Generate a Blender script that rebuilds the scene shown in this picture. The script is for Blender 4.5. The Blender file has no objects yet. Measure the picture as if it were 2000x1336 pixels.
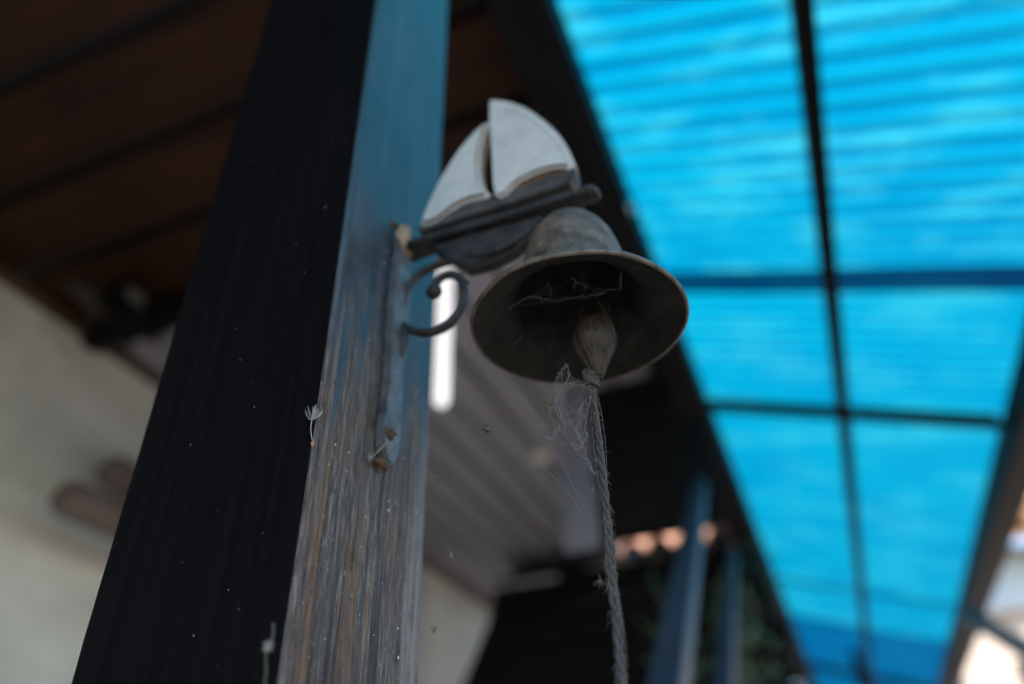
import bpy, bmesh, math, random
from mathutils import Vector, Matrix, noise

random.seed(7)
scene = bpy.context.scene
COL = scene.collection
H = 1.2                                   # eye height above the yard

# ------------------------------------------------------------------ camera
RIGHT = Vector((0.92574479, 0.37727348, -0.02571576))
UP = Vector((0.24035200, -0.53454212, 0.81024418))
FWD = Vector((-0.29193749, 0.75626017, 0.58552802))
cam_d = bpy.data.cameras.new('camera')
cam = bpy.data.objects.new('camera', cam_d)
COL.objects.link(cam)
M4 = Matrix((RIGHT, UP, -FWD)).transposed().to_4x4()
M4.translation = Vector((0, 0, H))
cam.matrix_world = M4
cam_d.sensor_width = 36
cam_d.lens = 26.64
cam_d.clip_start = 0.02
cam_d.clip_end = 2000
cam_d.dof.use_dof = True
cam_d.dof.focus_distance = 0.376
cam_d.dof.aperture_fstop = 2.5
scene.camera = cam

# ------------------------------------------------------------------ light
SUN = Vector((0.55, -0.52, 0.86)).normalized()
world = bpy.data.worlds.new('World')
scene.world = world
world.use_nodes = True
wn = world.node_tree
bg = wn.nodes['Background']
sky = wn.nodes.new('ShaderNodeTexSky')
sky.sky_type = 'NISHITA'
sky.sun_disc = False
sky.sun_elevation = math.asin(SUN.z)
sky.sun_rotation = math.atan2(SUN.x, SUN.y)
wn.links.new(sky.outputs[0], bg.inputs[0])
bg.inputs[1].default_value = 0.13
sun_d = bpy.data.lights.new('sun', 'SUN')
sun_d.energy = 4.0
sun_d.angle = math.radians(0.5)
sun_d.color = (1.0, 0.95, 0.88)
sun = bpy.data.objects.new('sun', sun_d)
COL.objects.link(sun)
sun.rotation_euler = SUN.to_track_quat('Z', 'Y').to_euler()
sun.location = (3, -3, 8)
scene.view_settings.view_transform = 'Standard'
scene.view_settings.look = 'None'
scene.view_settings.gamma = 1
scene.view_settings.exposure = 1.62
scene.view_settings.use_curve_mapping = False
scene.cycles.use_denoising = True
scene.cycles.max_bounces = 8
scene.cycles.diffuse_bounces = 5
scene.cycles.sample_clamp_indirect = 6
scene.cycles.caustics_reflective = False
scene.cycles.caustics_refractive = False

# ------------------------------------------------------------------ helpers
def at(px, py, axis, v):
    """point of the place seen at a photo position, on the plane axis = v (z above eye height)"""
    d = RIGHT * (px - 1000) + UP * (668 - py) + FWD * 1480
    k = v / d['XYZ'.index(axis)]
    p = d * k
    return Vector((p.x, p.y, p.z + H))

def obj(name, bm, mat=None, parent=None, smooth=False, mats=None, world_parent=True):
    me = bpy.data.meshes.new(name)
    bmesh.ops.recalc_face_normals(bm, faces=bm.faces)
    bm.to_mesh(me)
    bm.free()
    for m in (mats or ([mat] if mat else [])):
        me.materials.append(m)
    if smooth:
        for p in me.polygons:
            p.use_smooth = True
    o = bpy.data.objects.new(name, me)
    COL.objects.link(o)
    if parent:
        adopt(o, parent)
    return o

def world_of(o):
    m = Matrix.Translation(o.location)
    if o.parent:
        m = world_of(o.parent) @ o.matrix_parent_inverse @ m
    return m

def adopt(o, parent):
    o.parent = parent
    o.matrix_parent_inverse = world_of(parent).inverted()

def tag(o, label=None, cat=None, group=None, kind=None):
    if label: o['label'] = label
    if cat: o['category'] = cat
    if group: o['group'] = group
    if kind: o['kind'] = kind
    return o

def thing(name, label, cat, loc, group=None):
    o = bpy.data.objects.new(name, None)
    o.empty_display_size = 0.05
    COL.objects.link(o)
    o.location = loc
    return tag(o, label, cat, group)

def box(bm, x0, x1, y0, y1, z0, z1):
    vs = [bm.verts.new((x, y, z)) for x in (x0, x1) for y in (y0, y1) for z in (z0, z1)]
    for f in ((0, 1, 3, 2), (4, 6, 7, 5), (0, 4, 5, 1), (2, 3, 7, 6), (0, 2, 6, 4), (1, 5, 7, 3)):
        bm.faces.new([vs[i] for i in f])
    return bm

def bx(x0, x1, y0, y1, z0, z1, bevel=0.0):
    bm = box(bmesh.new(), x0, x1, y0, y1, z0, z1)
    if bevel:
        bmesh.ops.bevel(bm, geom=bm.edges[:], offset=bevel, segments=2, affect='EDGES')
    return bm

def smooth_path(pts, n=6):
    """Catmull-Rom through pts; items may carry a radius as 4th value"""
    P = [list(p) for p in pts]
    P = [P[0]] + P + [P[-1]]
    out = []
    for i in range(1, len(P) - 2):
        for k in range(n):
            t = k / n
            q = []
            for a, b, c, d in zip(P[i-1], P[i], P[i+1], P[i+2]):
                q.append(0.5 * (2*b + (c-a)*t + (2*a-5*b+4*c-d)*t*t + (3*b-a-3*c+d)*t**3))
            out.append(q)
    out.append(P[-2])
    return out

def tube(bm, pts, rad, n=6, caps=True):
    """pts list of Vectors; rad a number or list"""
    pts = [Vector(p[:3]) for p in pts]
    R = rad if isinstance(rad, (list, tuple)) else [rad] * len(pts)
    rings = []
    t0 = (pts[1] - pts[0]).normalized()
    up = t0.orthogonal().normalized()
    for i, p in enumerate(pts):
        a = pts[max(i-1, 0)]
        b = pts[min(i+1, len(pts)-1)]
        t = (b - a)
        t = t.normalized() if t.length > 1e-9 else t0
        up = (up - t * up.dot(t))
        up = up.normalized() if up.length > 1e-6 else t.orthogonal().normalized()
        s = t.cross(up)
        rings.append([bm.verts.new(p + (up * math.cos(2*math.pi*k/n) + s * math.sin(2*math.pi*k/n)) * R[i]) for k in range(n)])
    for r0, r1 in zip(rings, rings[1:]):
        for k in range(n):
            bm.faces.new((r0[k], r0[(k+1) % n], r1[(k+1) % n], r1[k]))
    if caps and n > 2:
        bm.faces.new(rings[0][::-1])
        bm.faces.new(rings[-1])
    return bm

def blob(bm, c, rx, ry, rz, jit=0.0, sub=2, rot=None):
    r = bmesh.ops.create_icosphere(bm, subdivisions=sub, radius=1)
    sd = random.random() * 90
    for v in r['verts']:
        k = 1 + jit * noise.noise(v.co * 1.7 + Vector((sd, 0, 0)))
        q = Vector((v.co.x * rx * k, v.co.y * ry * k, v.co.z * rz * k))
        if rot: q = rot @ q
        v.co = q + Vector(c)
    return bm

def lathe(bm, prof, c, n=64, wob=0.0):
    rings = []
    for r, z in prof:
        if r < 1e-6:
            rings.append([bm.verts.new((c[0], c[1], c[2] + z))])
        else:
            ring = []
            for k in range(n):
                a = 2 * math.pi * k / n
                w = 1 + wob * noise.noise(Vector((math.cos(a) * 2, math.sin(a) * 2, z * 40)))
                ring.append(bm.verts.new((c[0] + r * w * math.cos(a), c[1] + r * w * math.sin(a), c[2] + z)))
            rings.append(ring)
    for a, b in zip(rings, rings[1:]):
        if len(a) == 1 and len(b) == 1: continue
        for k in range(n):
            k2 = (k + 1) % n
            if len(a) == 1: bm.faces.new((a[0], b[k2], b[k]))
            elif len(b) == 1: bm.faces.new((a[k], a[k2], b[0]))
            else: bm.faces.new((a[k], a[k2], b[k2], b[k]))
    return bm

def extrude_xz(pts, y0, y1, bevel=0.0, seg=3, side_mat=False):
    """outline of (x, z) world points cast between y0 (front) and y1 (back)"""
    bm = bmesh.new()
    f = bm.faces.new([bm.verts.new((x, y1, z)) for x, z in pts])
    r = bmesh.ops.extrude_face_region(bm, geom=[f])
    vs = [e for e in r['geom'] if isinstance(e, bmesh.types.BMVert)]
    for v in vs: v.co.y = y0
    if bevel:
        es = [e for e in bm.edges if all(abs(v.co.y - y0) < 1e-7 for v in e.verts)]
        bmesh.ops.bevel(bm, geom=es, offset=bevel, segments=seg, affect='EDGES', clamp_overlap=True)
    bmesh.ops.triangulate(bm, faces=[f for f in bm.faces if len(f.verts) > 4])
    return bm

# ------------------------------------------------------------------ main dimensions
W = 0.12
X0, Y0 = -0.2116, 0.2727                # near right corner of the post
ZB = 1.580 + H                          # underside of the house ceiling / top of the header beam
SL = math.tan(math.radians(18))
YB = 0.338                              # plane of the bell bracket

# ------------------------------------------------------------------ materials
class NT:
    def __init__(s, name):
        s.m = bpy.data.materials.new(name)
        s.m.use_nodes = True
        s.t = s.m.node_tree
        s.b = s.t.nodes['Principled BSDF']
        s.out = s.t.nodes['Material Output']
    def n(s, typ, **kw):
        x = s.t.nodes.new('ShaderNode' + typ)
        for k, v in kw.items(): setattr(x, k, v)
        return x
    def l(s, a, b): s.t.links.new(a, b)
    def coords(s, scale=(1, 1, 1), geo=False):
        mp = s.n('Mapping')
        mp.inputs['Scale'].default_value = scale
        if geo:
            s.l(s.n('NewGeometry').outputs['Position'], mp.inputs[0])
        else:
            s.l(s.n('TexCoord').outputs['Object'], mp.inputs[0])
        return mp.outputs[0]
    def noise(s, co, scale, detail=6, rough=0.6, dist=0.0):
        x = s.n('TexNoise')
        x.inputs['Scale'].default_value = scale
        x.inputs['Detail'].default_value = detail
        x.inputs['Roughness'].default_value = rough
        x.inputs['Distortion'].default_value = dist
        s.l(co, x.inputs['Vector'])
        return x.outputs[0]
    def ramp(s, fac, stops):
        x = s.n('ValToRGB')
        e = x.color_ramp.elements
        while len(e) < len(stops): e.new(0.5)
        for i, (p, c) in enumerate(stops):
            e[i].position = p
            e[i].color = (*c, 1) if len(c) == 3 else c
        s.l(fac, x.inputs[0])
        return x.outputs[0]
    def mix(s, fac, a, b, mode='MIX'):
        x = s.n('Mix', data_type='RGBA', blend_type=mode)
        for i, v in ((0, fac), (6, a), (7, b)):
            if isinstance(v, (int, float)): x.inputs[i].default_value = v
            elif isinstance(v, tuple): x.inputs[i].default_value = (*v, 1)
            else: s.l(v, x.inputs[i])
        return x.outputs[2]
    def n_half(s, v):
        x = s.n('Math', operation='MULTIPLY_ADD'); x.inputs[1].default_value = 0.5; x.inputs[2].default_value = 0.5
        s.l(v, x.inputs[0])
        return x.outputs[0]
    def bump(s, h, strength=0.3, dist=0.002):
        x = s.n('Bump')
        x.inputs['Strength'].default_value = strength
        x.inputs['Distance'].default_value = dist
        s.l(h, x.inputs['Height'])
        s.l(x.outputs[0], s.b.inputs['Normal'])
    def col(s, c):
        if isinstance(c, tuple): s.b.inputs['Base Color'].default_value = (*c, 1)
        else: s.l(c, s.b.inputs['Base Color'])
    def set(s, **kw):
        for k, v in kw.items():
            s.b.inputs[k.replace('_', ' ')].default_value = v
        return s.m
G = lambda v: (v, v, v)

def wood(name, dark, light, along, scale=1.0, rough=0.6, bump=0.4, bdist=0.002, spec=0.5):
    m = NT(name)
    sc = {'X': (2, 30, 30), 'Y': (30, 2, 30), 'Z': (30, 30, 2)}[along]
    co = m.coords(tuple(v * scale for v in sc), geo=True)
    g = m.noise(co, 1.0, 7, 0.65, 0.4)
    p = m.noise(m.coords((3, 3, 3), geo=True), 1.0, 3)
    c = m.ramp(g, [(0.3, dark), (0.72, light)])
    c = m.mix(m.ramp(p, [(0.35, G(0.0)), (0.7, G(0.6))]), c, dark)
    m.col(c)
    m.bump(g, bump, bdist)
    return m.set(Roughness=rough, Specular_IOR_Level=spec)

# weathered, light-facing side of the post
def mat_weathered():
    m = NT('weathered_wood')
    co = m.coords((1, 1, 1), geo=True)
    sep = m.n('SeparateXYZ'); m.l(co, sep.inputs[0])
    fibre = m.noise(m.coords((1000, 1000, 70), geo=True), 1.0, 5, 0.75, 0.0)
    grain = m.noise(m.coords((330, 330, 13), geo=True), 1.0, 8, 0.75, 0.15)
    streak = m.noise(m.coords((120, 120, 4), geo=True), 1.0, 4, 0.6, 0.2)
    patch = m.noise(m.coords((45, 45, 14), geo=True), 1.0, 6, 0.65, 0.3)
    tex = m.mix(0.38, fibre, grain)
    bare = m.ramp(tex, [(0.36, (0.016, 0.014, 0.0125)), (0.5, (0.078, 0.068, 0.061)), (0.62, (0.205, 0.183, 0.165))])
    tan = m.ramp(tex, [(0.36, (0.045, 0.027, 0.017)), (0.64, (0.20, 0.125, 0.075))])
    bare = m.mix(m.ramp(streak, [(0.52, G(0)), (0.6, G(0.9))]), bare, tan)
    bare = m.mix(1.0, bare, m.ramp(patch, [(0.32, G(0.75)), (0.5, G(1.0)), (0.66, (1.0, 1.0, 1.0))]), 'MULTIPLY')
    # smooth dark heartwood bands and long splits
    bare = m.mix(m.ramp(m.noise(m.coords((95, 95, 3), geo=True), 1.0, 3, 0.5), [(0.36, G(0.8)), (0.46, G(0))]), bare, (0.020, 0.020, 0.022))
    crack = m.noise(m.coords((420, 420, 3.2), geo=True), 1.0, 3, 0.5, 0.15)
    bare = m.mix(m.ramp(crack, [(0.485, G(0)), (0.5, G(0.85)), (0.515, G(0))]), bare, (0.006, 0.0055, 0.005))
    ed = m.n('MapRange'); ed.inputs[1].default_value = Y0 + 0.080; ed.inputs[2].default_value = Y0 + 0.121
    m.l(sep.outputs[1], ed.inputs[0])
    edn = m.mix(1.0, m.ramp(ed.outputs[0], [(0.0, G(0)), (1.0, G(1))]), m.ramp(streak, [(0.40, G(0)), (0.56, G(1))]), 'MULTIPLY')
    bare = m.mix(edn, bare, m.ramp(tex, [(0.38, (0.08, 0.078, 0.08)), (0.6, (0.24, 0.235, 0.24))]))
    spots = m.noise(m.coords((160, 160, 75), geo=True), 1.0, 4, 0.7)
    bare = m.mix(m.ramp(spots, [(0.62, G(0)), (0.68, G(0.75))]), bare, (0.012, 0.011, 0.011))
    flecks = m.noise(m.coords((600, 600, 260), geo=True), 1.0, 2, 0.5)
    bare = m.mix(m.ramp(flecks, [(0.68, G(0)), (0.74, G(0.6))]), bare, (0.3, 0.285, 0.27))
    paint = m.ramp(patch, [(0.3, (0.022, 0.036, 0.048)), (0.7, (0.05, 0.07, 0.088))])
    paint = m.mix(m.ramp(tex, [(0.40, G(0.7)), (0.5, G(0))]), paint, (0.012, 0.016, 0.02))
    paint = m.mix(m.ramp(patch, [(0.60, G(0)), (0.66, G(0.6))]), paint, bare)
    # the paint is worn off on the lower half, in ragged vertical tongues
    mr = m.n('MapRange'); mr.inputs[1].default_value = H + 0.12; mr.inputs[2].default_value = H + 0.40
    m.l(sep.outputs[2], mr.inputs[0])
    add = m.n('Math', operation='ADD'); m.l(mr.outputs[0], add.inputs[0])
    sub = m.n('Math', operation='MULTIPLY_ADD'); sub.inputs[1].default_value = 1.3; sub.inputs[2].default_value = -0.65
    m.l(streak, sub.inputs[0]); m.l(sub.outputs[0], add.inputs[1])
    mask = m.ramp(add.outputs[0], [(0.40, G(0)), (0.60, G(1))])
    m.col(m.mix(mask, bare, paint))
    m.l(m.ramp(mask, [(0.0, G(0.62)), (1.0, G(0.34))]), m.b.inputs['Roughness'])
    m.l(m.ramp(mask, [(0.0, G(0.22)), (1.0, G(0.45))]), m.b.inputs['Specular IOR Level'])
    m.bump(m.mix(0.3, tex, crack), 0.5, 0.0007)
    return m.m

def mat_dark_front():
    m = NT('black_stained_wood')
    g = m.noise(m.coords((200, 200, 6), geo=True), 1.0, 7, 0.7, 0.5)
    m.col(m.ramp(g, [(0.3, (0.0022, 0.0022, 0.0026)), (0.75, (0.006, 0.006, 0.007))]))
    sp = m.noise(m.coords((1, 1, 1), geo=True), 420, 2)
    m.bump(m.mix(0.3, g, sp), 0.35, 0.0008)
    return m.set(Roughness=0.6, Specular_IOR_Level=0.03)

def mat_metal(name, c0, c1, dust, dustc, rough=0.5, metallic=0.6, sc=60, spec=0.5):
    m = NT(name)
    co = m.coords((1, 1, 1), geo=True)
    a = m.noise(co, sc, 8, 0.7)
    b = m.noise(co, sc * 6, 5, 0.7)
    c = m.ramp(a, [(0.35, c0), (0.68, c1)])
    d = m.mix(1.0, m.ramp(b, [(0.5, G(0)), (0.72, G(1))]), m.ramp(a, [(0.35, G(0)), (0.6, G(1))]), 'MULTIPLY')
    mm = m.n('Math', operation='MULTIPLY'); mm.inputs[1].default_value = dust
    m.l(d, mm.inputs[0])
    m.col(m.mix(mm.outputs[0], c, dustc))
    m.l(m.ramp(b, [(0.3, G(rough - 0.1)), (0.7, G(rough + 0.2))]), m.b.inputs['Roughness'])
    m.bump(m.mix(0.5, a, b), 0.4, 0.0008)
    return m.set(Metallic=metallic, Specular_IOR_Level=spec)

def mat_sheet(name, k, dirt):
    m = NT(name)
    co = m.coords((1, 1, 1), geo=True)
    sep = m.n('SeparateXYZ'); m.l(co, sep.inputs[0])
    # grime that has settled in the troughs, broken by rain-washed patches
    ph = m.n('Math', operation='MULTIPLY_ADD'); ph.inputs[1].default_value = 2 * math.pi / 0.07; ph.inputs[2].default_value = -1.91 * 2 * math.pi / 0.07
    m.l(sep.outputs[1], ph.inputs[0])
    cs = m.n('Math', operation='COSINE'); m.l(ph.outputs[0], cs.inputs[0])
    rib = m.ramp(m.n_half(cs.outputs[0]), [(0.15, G(1)), (0.8, G(0))])
    blot = m.noise(m.coords((3.2, 7, 3.2), geo=True), 1.0, 5, 0.6)
    cloud = m.noise(m.coords((2.2, 2.2, 2.2), geo=True), 1.0, 4, 0.55)
    clean = m.ramp(cloud, [(0.3, (0.0, 0.130, 0.228)), (0.7, (0.001, 0.172, 0.250))])
    clean = m.mix(m.ramp(blot, [(0.5, G(0)), (0.68, G(0.7 * (0.4 + dirt)))]), clean, (0.024, 0.235, 0.27))
    f = m.mix(1.0, rib, m.ramp(blot, [(0.35, G(1.0)), (0.68, G(0.15))]), 'MULTIPLY')
    fm = m.n('Math', operation='MULTIPLY'); fm.inputs[1].default_value = dirt
    m.l(f, fm.inputs[0])
    c = m.mix(fm.outputs[0], clean, (0.0, 0.082, 0.185))
    c = m.mix(1.0, c, (k[0], k[1], k[2]), 'MULTIPLY')
    tr = m.n('BsdfTranslucent'); m.l(c, tr.inputs[0])
    df = m.n('BsdfDiffuse'); m.l(c, df.inputs[0])
    gl = m.n('BsdfGlossy'); gl.inputs['Roughness'].default_value = 0.3
    mx = m.n('MixShader'); mx.inputs[0].default_value = 0.12
    m.l(tr.outputs[0], mx.inputs[1]); m.l(df.outputs[0], mx.inputs[2])
    m2 = m.n('MixShader'); m2.inputs[0].default_value = 0.008
    m.l(mx.outputs[0], m2.inputs[1]); m.l(gl.outputs[0], m2.inputs[2])
    m.l(m2.outputs[0], m.out.inputs[0])
    return m.m

def mat_plain(name, c0, c1, sc=8, rough=0.8, bump=0.2, bd=0.003, metallic=0.0):
    m = NT(name)
    a = m.noise(m.coords((1, 1, 1), geo=True), sc, 6, 0.65)
    m.col(m.ramp(a, [(0.3, c0), (0.7, c1)]))
    m.bump(a, bump, bd)
    return m.set(Roughness=rough, Metallic=metallic)

WEATHERED = mat_weathered()
FRONT = mat_dark_front()
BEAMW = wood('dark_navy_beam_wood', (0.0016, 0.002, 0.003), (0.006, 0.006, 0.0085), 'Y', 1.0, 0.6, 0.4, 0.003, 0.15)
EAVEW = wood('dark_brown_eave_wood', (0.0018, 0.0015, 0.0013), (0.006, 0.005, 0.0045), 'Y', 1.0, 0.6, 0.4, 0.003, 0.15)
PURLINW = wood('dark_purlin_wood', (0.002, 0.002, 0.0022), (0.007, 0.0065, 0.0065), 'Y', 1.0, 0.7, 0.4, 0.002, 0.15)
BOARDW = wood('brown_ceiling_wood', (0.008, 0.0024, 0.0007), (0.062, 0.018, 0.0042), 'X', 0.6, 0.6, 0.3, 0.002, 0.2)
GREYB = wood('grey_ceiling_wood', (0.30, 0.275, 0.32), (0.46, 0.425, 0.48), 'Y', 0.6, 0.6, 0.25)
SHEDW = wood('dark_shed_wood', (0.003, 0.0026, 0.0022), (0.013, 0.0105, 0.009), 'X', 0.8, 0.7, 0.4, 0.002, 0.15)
RAILW = wood('blue_grey_rail_wood', (0.012, 0.022, 0.04), (0.035, 0.055, 0.085), 'Z', 0.8, 0.45, 0.3)
TRIMW = wood('brown_trim_wood', (0.05, 0.028, 0.012), (0.14, 0.08, 0.035), 'Y', 0.8, 0.6, 0.3)
POLEW = wood('brown_pole_wood', (0.085, 0.058, 0.05), (0.19, 0.14, 0.125), 'Y', 0.8, 0.7, 0.4)
def mat_plaster():
    m = NT('cream_plaster')
    co = m.coords((1, 1, 1), geo=True)
    a = m.noise(co, 3.5, 6, 0.65); b = m.noise(m.coords((1.6, 1.6, 2.6), geo=True), 1.0, 5, 0.6, 0.6)
    c = m.ramp(a, [(0.3, (0.68, 0.655, 0.59)), (0.7, (0.80, 0.775, 0.71))])
    c = m.mix(m.ramp(b, [(0.42, G(0.5)), (0.6, G(0))]), c, (0.42, 0.40, 0.36))
    m.col(c); m.bump(a, 0.25, 0.004)
    return m.set(Roughness=0.9)
PLASTER = mat_plaster()
YARD = mat_plain('stone_yard', (0.09, 0.085, 0.075), (0.17, 0.16, 0.14), 2.0, 0.9, 0.3, 0.01)
SHEET = mat_sheet('blue_corrugated_plastic', (1, 1, 1), 0.75)
SHEET2 = mat_sheet('cleaner_blue_plastic', (1, 1, 1), 0.22)
SHEETD = mat_sheet('darker_blue_plastic', (0.2, 0.40, 0.58), 0.3)  # same sheet shader with its colour multiplied down
IRON = mat_metal('black_cast_iron', (0.008, 0.0085, 0.009), (0.036, 0.037, 0.039), 0.45, (0.16, 0.14, 0.11), 0.5, 0.15, 80, 0.35)
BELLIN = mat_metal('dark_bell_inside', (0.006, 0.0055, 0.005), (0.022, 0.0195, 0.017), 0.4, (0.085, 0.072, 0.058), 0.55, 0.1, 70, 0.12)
BELLM = mat_metal('tarnished_bell_metal', (0.035, 0.026, 0.019), (0.15, 0.115, 0.085), 0.65, (0.30, 0.245, 0.185), 0.5, 0.15, 75, 0.4)
RIMM = mat_metal('worn_bell_rim', (0.04, 0.034, 0.028), (0.16, 0.135, 0.11), 0.5, (0.28, 0.24, 0.19), 0.45, 0.3, 120, 0.5)
BRASS = mat_metal('dull_brass', (0.014, 0.011, 0.008), (0.06, 0.042, 0.022), 0.5, (0.09, 0.075, 0.055), 0.45, 0.6, 90)
RUST = mat_metal('rusty_screw', (0.035, 0.02, 0.01), (0.12, 0.065, 0.022), 0.3, (0.1, 0.06, 0.03), 0.7, 0.2, 300)
TANR = mat_metal('tan_chipped_paint', (0.16, 0.10, 0.065), (0.42, 0.31, 0.21), 0.4, (0.1, 0.07, 0.05), 0.7, 0.0, 160)
def mat_sail():
    m = NT('chalky_white_paint')
    co = m.coords((1, 1, 1), geo=True)
    a = m.noise(co, 70, 8, 0.7)
    b = m.noise(m.coords((300, 300, 90), geo=True), 1.0, 6, 0.7)
    c = m.ramp(a, [(0.3, (0.40, 0.425, 0.425)), (0.7, (0.53, 0.55, 0.545))])
    c = m.mix(m.ramp(b, [(0.62, G(0)), (0.8, G(0.6))]), c, (0.2, 0.2, 0.2))
    d = m.noise(m.coords((60, 60, 28), geo=True), 1.0, 6, 0.65, 0.5)
    c = m.mix(m.ramp(d, [(0.54, G(0)), (0.74, G(0.6))]), c, (0.24, 0.22, 0.19))
    m.col(c); m.bump(b, 0.35, 0.0007)
    return m.set(Roughness=0.5)
SAIL = mat_sail()
SILK = NT('dusty_silk'); SILK.col((0.19, 0.19, 0.185)); SILK = SILK.set(Roughness=0.7)
SHEATH = NT('brown_grey_silk'); SHEATH.col((0.055, 0.048, 0.038)); SHEATH = SHEATH.set(Roughness=0.8)
GREENS = NT('greenish_stem'); GREENS.col((0.075, 0.075, 0.05)); GREENS = GREENS.set(Roughness=0.7)
FLUFF = NT('pale_fluff'); FLUFF.col((0.33, 0.32, 0.29)); FLUFF = FLUFF.set(Roughness=0.7)
SEEDM = mat_plain('brown_seed', (0.22, 0.09, 0.03), (0.45, 0.22, 0.08), 500, 0.6)
HUSKM = mat_plain('dark_husk', (0.02, 0.018, 0.012), (0.14, 0.12, 0.08), 700, 0.6)
ROPEM = mat_plain('grey_dusty_cord', (0.015, 0.015, 0.015), (0.085, 0.082, 0.078), 900, 0.9, 0.5, 0.0004)
DUSTM = NT('pale_dust'); DUSTM.col((0.7, 0.68, 0.64)); DUSTM = DUSTM.set(Roughness=0.9)
TILEM = mat_plain('pink_terracotta', (0.42, 0.20, 0.13), (0.62, 0.34, 0.24), 14, 0.85, 0.3, 0.004)
PEACH = mat_plain('peach_render', (0.58, 0.45, 0.36), (0.72, 0.60, 0.50), 2.5, 0.9, 0.2, 0.004)
PALEB = mat_plain('pale_blue_render', (0.55, 0.64, 0.68), (0.66, 0.73, 0.76), 2.5, 0.9, 0.2, 0.004)
LEAFM = mat_plain('dark_green_leaf', (0.02, 0.05, 0.02), (0.05, 0.11, 0.04), 20, 0.5)
BARKM = mat_plain('grey_brown_bark', (0.05, 0.04, 0.03), (0.12, 0.1, 0.08), 40, 0.9)
STEELM = mat_plain('pale_galvanised_steel', (0.35, 0.35, 0.36), (0.55, 0.55, 0.56), 90, 0.4, 0.2, 0.001, 0.6)
CREAMC = mat_plain('cream_ceramic', (0.76, 0.73, 0.66), (0.84, 0.81, 0.74), 60, 0.3)
BLACKP = mat_plain('black_rubber', (0.012, 0.012, 0.014), (0.03, 0.03, 0.034), 60, 0.6)
GLOW = NT('strip_glow'); GLOW.col((0.8, 0.8, 0.8)); GLOW.b.inputs['Emission Color'].default_value = (1.0, 0.97, 0.98, 1); GLOW = GLOW.set(Emission_Strength=0.38)  # emission for the unidentified bright strip beside the post
PEBBLE = mat_plain('faded_cloth', (0.05, 0.048, 0.045), (0.12, 0.115, 0.105), 30, 0.9)

# ------------------------------------------------------------------ ground
bm = bmesh.new()
bmesh.ops.create_grid(bm, x_segments=2, y_segments=2, size=150)
tag(obj('ground', bm, YARD), 'stone paved yard under the porch', 'ground', kind='structure')

# ------------------------------------------------------------------ house wall
WX = -2.07
hw = thing('house_wall', 'cream plastered house wall with brown trim board along its top', 'wall', (WX, 1.4, 0))
obj('plaster', bx(WX - 0.22, WX, -2.6, 4.9, 0, ZB - 0.045), PLASTER, hw)
obj('trim_board', bx(WX - 0.1, WX + 0.022, -2.6, 4.9, ZB - 0.045, ZB - 0.003, 0.004), TRIMW, hw)

# ------------------------------------------------------------------ brown boarded ceiling
pc = thing('porch_ceiling', 'dark brown porch ceiling of wide boards with black gaps', 'ceiling', (-1.2, 0.5, ZB))
edges = [1.357 - 0.2575 * k for k in range(16)]
for k in range(len(edges) - 1):
    y1, y0 = edges[k] - 0.019, edges[k+1] + 0.019
    dz = random.uniform(-0.003, 0.003)
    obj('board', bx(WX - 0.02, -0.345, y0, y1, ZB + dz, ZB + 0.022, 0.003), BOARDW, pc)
obj('backing_panel', bx(WX - 0.25, -0.335, -2.55, 1.4405, ZB + 0.05, ZB + 0.11), BLACKP, pc)
obj('edge_beam', bx(WX, -0.345, 1.365, 1.435, ZB - 0.075, ZB + 0.049, 0.005), SHEDW, pc)

# ------------------------------------------------------------------ grey boarded ceiling further along
gc = thing('boarded_ceiling', 'lavender grey painted ceiling boards running along the cream wall', 'ceiling', (-1.5, 3.0, ZB))
x = WX - 0.02
k = 0
while x < -0.36:
    w = 0.135
    yend = 4.9 if x < -1.12 else 3.75  # boards cut short on this side to let sun onto the shed tiles
    obj('board', bx(x, min(x + w, -0.345), 1.44, yend, ZB + random.uniform(-0.004, 0.004), ZB + 0.02, 0.003), GREYB, gc)
    x += w + 0.022
obj('backing_panel', bx(WX - 0.25, -1.06, 1.441, 4.9, ZB + 0.05, ZB + 0.11), BLACKP, gc)
obj('backing_panel', bx(-1.058, -0.335, 1.441, 3.75, ZB + 0.05, ZB + 0.11), BLACKP, gc)
p = at(1055, 890, 'Z', 1.575)
ro = obj('ceiling_rose', lathe(bmesh.new(), [(0, -0.03), (0.03, -0.028), (0.045, -0.012), (0.052, 0.0), (0, 0.0)], p, 24), CREAMC, None, True)
ro.name = 'ceiling_rose'
tag(ro, 'small round cream fitting on the lavender grey ceiling boards', 'ceiling fitting')

# ------------------------------------------------------------------ dark hanging panel at the end of the grey ceiling
hp = thing('wooden_screen', 'dark wooden screen hanging under the beam with a pale blue grey edge strip', 'screen', (-0.5, 2.45, ZB - 0.6))
yk = 2.45
xl = at(1158, 900, 'Y', yk).x
xs = at(1092, 900, 'Y', yk).x
zb = at(1290, 1044, 'Y', yk).z
npl = 6
for i in range(npl):
    z0 = zb + (ZB - 0.004 - zb) * i / npl
    z1 = zb + (ZB - 0.004 - zb) * (i + 1) / npl - 0.004
    obj('plank', bx(xl + 0.002, -0.338 if z1 > ZB - 0.145 else -0.216, yk, yk + 0.02, z0, z1, 0.002), SHEDW, hp)
obj('edge_strip', bx(xs, xl, yk - 0.004, yk + 0.016, at(1130, 1075, 'Y', yk).z, ZB - 0.006, 0.003),
    wood('pale_lavender_strip', (0.20, 0.195, 0.25), (0.28, 0.27, 0.33), 'Z', 0.6), hp)

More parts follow.
